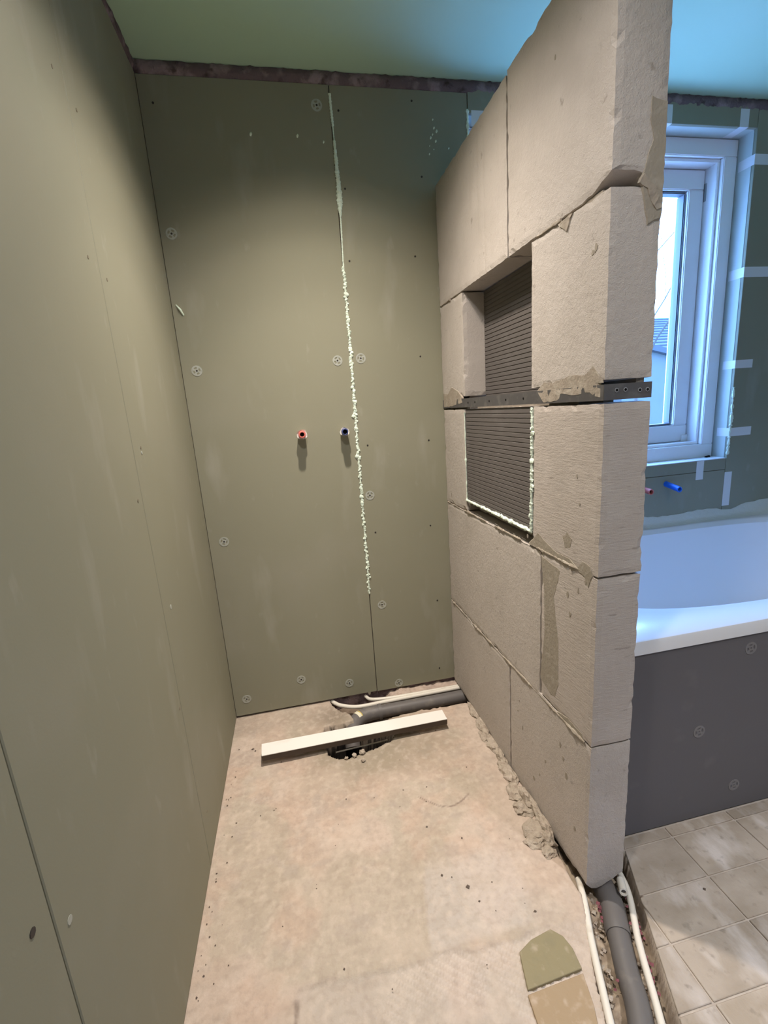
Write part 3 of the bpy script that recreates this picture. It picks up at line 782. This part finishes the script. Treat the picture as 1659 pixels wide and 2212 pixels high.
# ------------------------------------------------------------------ pipes
def stub(name, x, z, ln, r, ri, m, label, cat, flare=True, tilt=0, group=None):
    o = empty(name, (0,0,0), label, cat, group)
    o.location = (x, BW, z)
    seg = 20; v = []; f = []
    prof = [(r, .004), (r, -ln), (r-.001, -ln-.0008), (ri+.0008, -ln-.0008), (ri, -ln), (ri, -ln+.025), (0.0001, -ln+.025)]
    for rad, yy in prof:
        v += [(rad*math.cos(2*math.pi*k/seg), yy, rad*math.sin(2*math.pi*k/seg) + tilt*yy) for k in range(seg)]
    for i in range(len(prof)-1):
        f += [(i*seg+k, i*seg+(k+1) % seg, (i+1)*seg+(k+1) % seg, (i+1)*seg+k) for k in range(seg)]
    pydata('pipe_sleeve', v, f, m, o, True).data.set_sharp_from_angle(angle=math.radians(40))
    MB().tube([(0,-ln+.012,tilt*(-ln+.012)),(0,-ln+.0115,tilt*(-ln+.0115))], ri*.99, 16).build('bore', M['dark'], o)
    if flare:                        # torn foil collar behind the sleeve
        r_ = random.Random(x); n = 14; vv = []; ff = []
        for k in range(n):
            a = 2*math.pi*k/n; e = r+.003+r_.random()*.005
            vv += [((r-.001)*math.cos(a), -ln*.55, (r-.001)*math.sin(a)+tilt*-ln*.55), (e*math.cos(a), -ln*.55-.004*r_.random(), e*math.sin(a)+tilt*-ln*.55), (r*1.02*math.cos(a), -.002, r*1.02*math.sin(a))]
        for k in range(n):
            a, b = 3*k, 3*((k+1) % n); ff += [(a,b,b+1,a+1),(a+1,b+1,b+2,a+2)]
        pydata('foil_collar', vv, ff, M['foil'], o)
    return o
stub('pipe_stub', .041, 1.131, .050, .0130, .0078, M['red'], 'red-rimmed pipe stub poking out of the green shower wall', 'pipe')
stub('pipe_stub', .198, 1.129, .050, .0120, .0085, M['blue_dark'], 'dark blue-rimmed pipe stub in the shower wall next to the foam seam', 'pipe')
stub('pipe_stub', 1.637, .784, .078, .0125, .0085, M['blue'], 'bright blue pipe stub above the bath under the window', 'pipe', False, .18)
stub('pipe_stub', 1.494, .781, .078, .0125, .0085, M['red'], 'red pipe stub half hidden by the partition, above the bath', 'pipe', False, .10)

def spline(pts, n=10):
    P = [Vector(p) for p in pts]; out = []
    for i in range(len(P)-1):
        a, b, c, d = P[max(i-1,0)], P[i], P[i+1], P[min(i+2,len(P)-1)]
        for k in range(n):
            t = k/n
            out.append(.5*((2*b)+(c-a)*t+(2*a-5*b+4*c-d)*t*t+(3*b-a-3*c+d)*t**3))
    return out + [P[-1]]
def back_drain():
    o = empty('drain_pipe', (0,0,0), 'grey drain pipe with elbow lying in the trench by the back wall', 'pipe')
    MB().tube([(.655,1.670,-.0285),(.21,1.671,-.0285)], .0255, 24).build('straight_pipe', M['grey_pipe'], o, smooth=True)
    MB().tube(spline([(.240,1.671,-.0285),(.195,1.670,-.0285),(.160,1.662,-.0290),(.134,1.642,-.031),(.117,1.610,-.036),(.108,1.575,-.048),(.105,1.545,-.072)], 5), .0290, 24).build('elbow', M['grey_pipe'], o, smooth=True)
    MB().tube([(.246,1.671,-.0285),(.230,1.671,-.0285)], .0315, 24).build('socket_ring', M['grey_pipe'], o, smooth=True, bevel=.002)
    # sticker wrapped over the top of the elbow bend
    def patch(c, ax, r, a0, a1, w, m):
        ax = Vector(ax).normalized(); s = Vector((0,0,1)).cross(ax).normalized(); u = ax.cross(s)
        v = []; f = []
        for i in range(9):
            a = a0+(a1-a0)*i/8; d = (s*math.sin(a)+u*math.cos(a))*r
            v += [Vector(c)+d-ax*w/2, Vector(c)+d+ax*w/2]
        for i in range(8): f.append((2*i, 2*i+1, 2*i+3, 2*i+2))
        pydata('sticker', v, f, m, o)
    patch((.143,1.652,-.030), (-.8,-.6,0), .0298, -.5, .75, .016, M['sticker'])
    patch((.152,1.658,-.030), (-.85,-.5,0), .0301, -.5, .75, .003, M['sticker_y'])
back_drain()
tag(MB().tube(spline([(.045,1.785,-.009),(.060,1.757,-.009),(.09,1.730,-.010),(.155,1.704,-.010),(.264,1.7045,-.010),(.406,1.7055,-.010),(.655,1.7060,-.010)]), .0082, 12).build('water_pipe', M['white_pipe'], None, smooth=True),
    'white plastic water pipe curving out below the back wall behind the grey drain pipe', 'pipe')
tag(MB().tube(spline([(.190,1.790,-.012),(.209,1.745,-.012),(.266,1.728,-.011),(.344,1.7225,-.011),(.46,1.7222,-.012),(.655,1.7222,-.013)]), .0072, 12).build('water_pipe', M['white_pipe'], None, smooth=True),
    'shorter white water pipe squeezed against the back wall in the trench', 'pipe')
tag(MB().tube([(.215,1.785,-.02),(.213,1.770,.012),(.213,1.768,.022)], .0075, 10).build('pipe_end', M['white_pipe'], None, smooth=True), 'pale pipe end standing in the dark gap under the back wall', 'pipe')

def trench_drain():
    o = empty('drain_pipe', (0,0,0), 'grey drain pipe running out from under the near end of the partition', 'pipe')
    P = spline([(.42,.36,-.031),(.555,.569,-.031),(.590,.652,-.031),(.626,.730,-.031),(.655,.792,-.036),(.666,.86,-.046),(.666,.95,-.050)])
    MB().tube(P, .0248, 24).build('straight_pipe', M['grey_pipe'], o, smooth=True)
    k = [p for p in P if .715 < p.y < .90]
    MB().tube(k, [.0272]+[.0282]*(len(k)-1), 24).build('pipe_socket', M['grey_pipe'], o, smooth=True)
trench_drain()
tag(MB().tube(spline([(.43,.42,-.006),(.488,.572,-.006),(.541,.705,-.007),(.580,.788,-.011),(.606,.85,-.026)]), .0080, 12).build('water_pipe', M['white_pipe'], None, smooth=True),
    'white water pipe along the shower side of the floor trench', 'pipe')
tag(MB().tube(spline([(.50,.38,-.018),(.589,.556,-.018),(.646,.683,-.019),(.706,.797,-.022),(.724,.90,-.026)]), .0078, 12).build('water_pipe', M['white_pipe'], None, smooth=True),
    'white water pipe along the tiled side of the floor trench', 'pipe')
def ring_end():
    o = empty('cut_pipe_end', (0,0,0), 'cut end of a white pipe showing as a ring under the partition corner', 'pipe')
    seg = 18; v = []; f = []
    a0 = Vector((.679,.776,.0015)); ax = Vector((-.45,-.85,.25)).normalized(); s = ax.cross(Vector((0,0,1))).normalized(); u = s.cross(ax)
    prof = [(.0095,-.040),(.0095,0),(.0058,0),(.0058,-.03)]
    for r, d in prof: v += [a0+ax*d+(s*math.cos(2*math.pi*k/seg)+u*math.sin(2*math.pi*k/seg))*r for k in range(seg)]
    for i in range(3): f += [(i*seg+k, i*seg+(k+1) % seg, (i+1)*seg+(k+1) % seg, (i+1)*seg+k) for k in range(seg)]
    pydata('pipe_wall', v, f, M['white_pipe'], o, True).data.set_sharp_from_angle(angle=math.radians(40))
    MB().tube([a0-ax*.006, a0-ax*.007], .0058, 14).build('bore', M['grey_pipe'], o)
ring_end()

# ------------------------------------------------------------------ strip across the pit
def plank():
    z0, z1 = .0425, .0455
    p = [(-.226,1.518),(.460,1.512),(.461,1.455),(-.223,1.456)]
    o = MB().prism([(x, y, z0) for x, y in p], (0,0,z1-z0)).build('board_strip', M['plank'], None, bevel=.0006, seg=1)
    tag(o, 'long flat white strip lying across the black drain pit', 'strip')
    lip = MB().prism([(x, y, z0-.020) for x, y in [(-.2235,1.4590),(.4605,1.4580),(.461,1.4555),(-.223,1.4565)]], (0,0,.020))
    lip.build('strip_shade_lip', M['plank_shade'], o)  # lip added to stand in for the dark gap below the strip
plank()
tag(MB().tube([(.035,1.490,-.030),(.235,1.500,-.030)], .0026, 8).build('thin_rod', M['white_pipe'], None, smooth=True), 'thin pale rod spanning the pit under the white strip', 'rod')

# ------------------------------------------------------------------ small debris
def crumb_mesh(mb, c, s, r):
    v = [(-1,0,0),(1,0,0),(0,-1,0),(0,1,0),(0,0,-.7),(0,0,.8)]
    v = [(c[0]+p[0]*s*r.uniform(.6,1.3), c[1]+p[1]*s*r.uniform(.6,1.3), c[2]+p[2]*s*r.uniform(.6,1.2)) for p in v]
    mb.add(v, [(0,2,5),(2,1,5),(1,3,5),(3,0,5),(2,0,4),(1,2,4),(3,1,4),(0,3,4)])
def debris():
    r = random.Random(5); mb = MB(); pk = MB(); st = MB()
    for i in range(70):              # dark grains on the screed
        y = r.uniform(.60,1.50); x = r.uniform(-.32,.50)
        if r.random() < .4: x = -.335 + abs(r.gauss(0,.02)); y = r.uniform(.8,1.6)
        if y < .79 and x > .3: continue
        if 1.4 < y < 1.6 and -.06 < x < .3: continue
        crumb_mesh(mb, (x, y, .0015), r.uniform(.0012,.0030), r)
    for x, y, s in ((.317,.886,.006),(.262,.93,.004),(.45,.79,.005),(-.265,1.557,.006),(-.255,1.545,.004),(.87,.735,.004),(.33,.845,.003)):
        crumb_mesh(mb, (x, y, .001), s, r)
    tag(mb.build('crumbs', M['crumb'], None), 'dark crumbs scattered over the bare screed', 'crumbs', kind='stuff')
    for i in range(420):             # gravel in the trench
        y = r.uniform(.48,.86); a, b = float(trench_l(y))+.01, float(trench_r(y))-.006
        gx = float(np.interp(y, [.36,.569,.652,.73,.792,.86], [.42,.555,.590,.626,.655,.666])); x_ = r.uniform(a,b)
        if abs(x_-gx) < .032 or x_ < a+.012 or x_ > b-.016: continue
        crumb_mesh(st, (x_, y, -.050+r.random()*.016), r.uniform(.0025,.0075), r)
    tag(st.build('rubble', M['rubble'], None), 'brown rubble filling the floor trench around the grey pipe', 'rubble', kind='stuff')
    for i in range(150):             # pink fibre scraps
        y = r.uniform(.60,.80) if i % 3 else r.uniform(.55,.82)
        side = i % 4
        a, b = float(trench_l(y)), float(trench_r(y))
        c = a+(b-a)*(.30+.04*r.gauss(0,1)) if side == 0 else b-.026+.005*r.gauss(0,1)
        if side == 0 and not (.72 < y < .79 or .61 < y < .64): continue
        crumb_mesh(pk, (c, y, -.034+r.random()*.014), r.uniform(.0022,.0055), r)
    tag(pk.build('pink_debris', M['pink'], None), 'pink fibre scraps caught beside the pipes in the trench', 'debris', kind='stuff')
    for k, (x, y, s, lb) in enumerate(((.068,1.411,.007,'small mortar crumb at the left end of the pit rim'),(.098,1.416,.009,'middle mortar crumb of the three on the pit rim'),(.128,1.424,.011,'largest mortar crumb on the front rim of the pit'),
            (.125,1.385,.008,'pale pebble lying on the screed in front of the pit'))):
        bm = bmesh.new(); bmesh.ops.create_icosphere(bm, subdivisions=2, radius=s)
        for v in bm.verts: v.co *= r.uniform(.75,1.2); v.co.z *= .75
        me = bpy.data.meshes.new('mortar_crumb'); bm.to_mesh(me); bm.free()
        o = link('mortar_crumb', me, None, M['rubble']); o.location = (x, y, s*.45)
        tag(o, lb, 'crumb', 'mortar crumbs by the pit')
debris()

# ------------------------------------------------------------------ bath
def bath():
    zr, x0, x1, y0, y1 = .594, .712, 2.41, .900, BW-.002
    cx, cy, a, b, n = 1.561, 1.356, .770, .366, 3.5
    K = 96
    def se(t, a, b, n):
        c, s = math.cos(t), math.sin(t)
        return (cx+a*math.copysign(abs(c)**(2/n), c), cy+b*math.copysign(abs(s)**(2/n), s))
    ang = [2*math.pi*k/K for k in range(K)]
    def rect(t, i):                  # same-angle point on the outer rectangle
        x, y = se(t, a, b, n); dx, dy = x-cx, y-cy
        k = min(((x1-i-cx) if dx > 0 else (cx-x0-i))/max(1e-6, abs(dx)), ((y1-i-cy) if dy > 0 else (cy-y0-i))/max(1e-6, abs(dy)))
        return (cx+dx*k, cy+dy*k)
    rings = []
    rings.append([(*rect(t, .0), zr-.038) for t in ang])
    rings.append([(*rect(t, .0), zr-.007) for t in ang])
    rings.append([(*rect(t, .002), zr-.002) for t in ang])
    rings.append([(*rect(t, .007), zr) for t in ang])
    rings.append([(*se(t, a, b, n), zr) for t in ang])
    rings.append([(*se(t, a-.006, b-.006, n), zr-.004) for t in ang])
    for d, s in ((.02,.975),(.10,.955),(.25,.90),(.36,.83),(.405,.72),(.415,.5)):
        rings.append([(*se(t, a*s-.006, b*(s-.015)-.006, n), zr-d) for t in ang])
    v = [p for R in rings for p in R]
    f = [(i*K+k, i*K+(k+1) % K, (i+1)*K+(k+1) % K, (i+1)*K+k) for i in range(len(rings)-1) for k in range(K)]
    v.append((cx, cy, zr-.418)); c = len(v)-1; L = (len(rings)-1)*K
    f += [(L+k, L+(k+1) % K, c) for k in range(K)]
    # sharpen the outer rectangle's four corners
    for R in range(4):
        ins = (.0,.0,.002,.007)[R]
        for X, Y in ((x0+ins,y0+ins),(x1-ins,y0+ins),(x1-ins,y1-ins),(x0+ins,y1-ins)):
            k = min(range(K), key=lambda j: math.hypot(v[R*K+j][0]-X, v[R*K+j][1]-Y)); v[R*K+k] = (X, Y, v[R*K+k][2])
    o = pydata('bathtub', v, f, M['enamel'], None, True); o.data.set_sharp_from_angle(angle=math.radians(35))
    tag(o, 'white built-in bathtub with dark grey front panel below the window', 'bathtub')
    p = MB().box(.712, 2.40, .905, .925, .001, .556).build('front_panel', M['panel'], o, bevel=.001, seg=1)
    for x, z in ((1.140,.512),(1.136,.080),(.999,.287)):
        d = bpy.data.objects.new('fixing_disc', DM['-y'][0].copy()); d.data.materials.clear(); d.data.materials.append(M['panel_disc'])
        COL.objects.link(d); d.parent = p; d.location = (x, .905, z)
    s = random.Random(8); vv = []; ff = []; n_ = 60
    for i in range(n_+1):
        x = .75+1.6*i/n_; h = .632+.006*math.sin(i*.5)+.008*s.random() + (.012 if x > 2.05 else 0)
        vv += [(x, BW-.035-.012*s.random(), zr+.0008), (x, BW-.012-.004*s.random(), zr+.004+.003*s.random()), (x, BW-.004, zr+.016), (x, BW-.0025-.002*s.random(), h), (x, BW-.0003, h+.001)]
        if i: ff += [((i-1)*5+k, i*5+k, i*5+k+1, (i-1)*5+k+1) for k in range(4)]
    pydata('sealing_tape', vv, ff, M['seal'], o, True)
M['panel_disc'] = mat('dusty_panel_disc', (0.20, 0.19, 0.19), .7)
bath()

# ------------------------------------------------------------------ outside the window
def outside():
    gz = -3.2
    gr = MB().box(-45, 60, -45, 60, gz-.2, gz).build('ground', M['ground']); tag(gr, kind='structure')
    h = empty('house', (0,0,0), 'neighbouring house with a slate roof seen through the window', 'house')
    MB().box(6, 26, 15.0, 23, gz, 2.62).build('wall', M['render'], h)
    rf = MB().prism([(5.6,14.6,2.55),(5.6,19.0,4.30),(5.6,23.4,2.55)], (20.8,0,0)).build('roof', M['roof'], h)
    for i in range(12):
        y = 14.55+i*.37; z = 2.55+(y-14.6)*.3977
        MB().prism([(5.6,y,z+.03),(5.6,y,z+.10),(5.6,y+.40,z+.205),(5.6,y+.40,z+.16)], (20.8,0,0)).build('slate_course', M['roof'], rf)
    for i in range(10):
        MB().box(6, 26, 14.96, 15.0, gz+.2+i*.55, gz+.68+i*.55).build('wall_board', M['render'], h)
    # lower lean-to roof with a sloping verge
    MB().prism([(10.8,13.6,2.90),(14.8,13.6,1.95),(14.8,13.6,1.78),(10.8,13.6,2.72)], (0,1.4,0)).build('lean_to_roof', M['roof'], h)
    MB().prism([(10.9,13.8,2.70),(14.7,13.8,1.78),(14.7,13.8,gz),(10.9,13.8,gz)], (0,1.1,0)).build('lean_to_wall', M['render'], h)
    t = empty('bare_tree', (0,0,0), 'leafless tree with thin branches behind the window pane', 'tree')
    r = random.Random(41); tr = MB(); br = MB()
    def grow(p, d, ln, rad, lvl):
        pts = [p]; q = p.copy(); dd = d.copy()
        for i in range(5):
            dd = (dd+Vector((r.gauss(0,.13), r.gauss(0,.13), r.gauss(.02,.10)))).normalized(); q = q+dd*ln/5; pts.append(q.copy())
        rr = [rad*(1-.55*i/5) for i in range(6)]
        (tr if lvl == 0 else br).tube(pts, rr, 6 if lvl < 2 else 4)
        if lvl < 4:
            for k in range((5, 4, 4, 3)[lvl]):
                i = r.randint(2, 5); a = r.uniform(0, 6.28); sp = r.uniform(.5, 1.0)
                side = Vector((math.cos(a), math.sin(a), r.uniform(-.1,.5)))
                grow(pts[i], (dd*.7+side*sp).normalized(), ln*r.uniform(.5,.72), rr[i]*.55, lvl+1)
    grow(Vector((5.75, 7.6, gz)), Vector((.02,0,1)), 5.9, .055, 0)
    tr.build('trunk', M['bark'], t, smooth=True)
    b = br.build('branch', M['bark'], t); b['kind'] = 'stuff'
outside()

SC.cycles.use_denoising = True
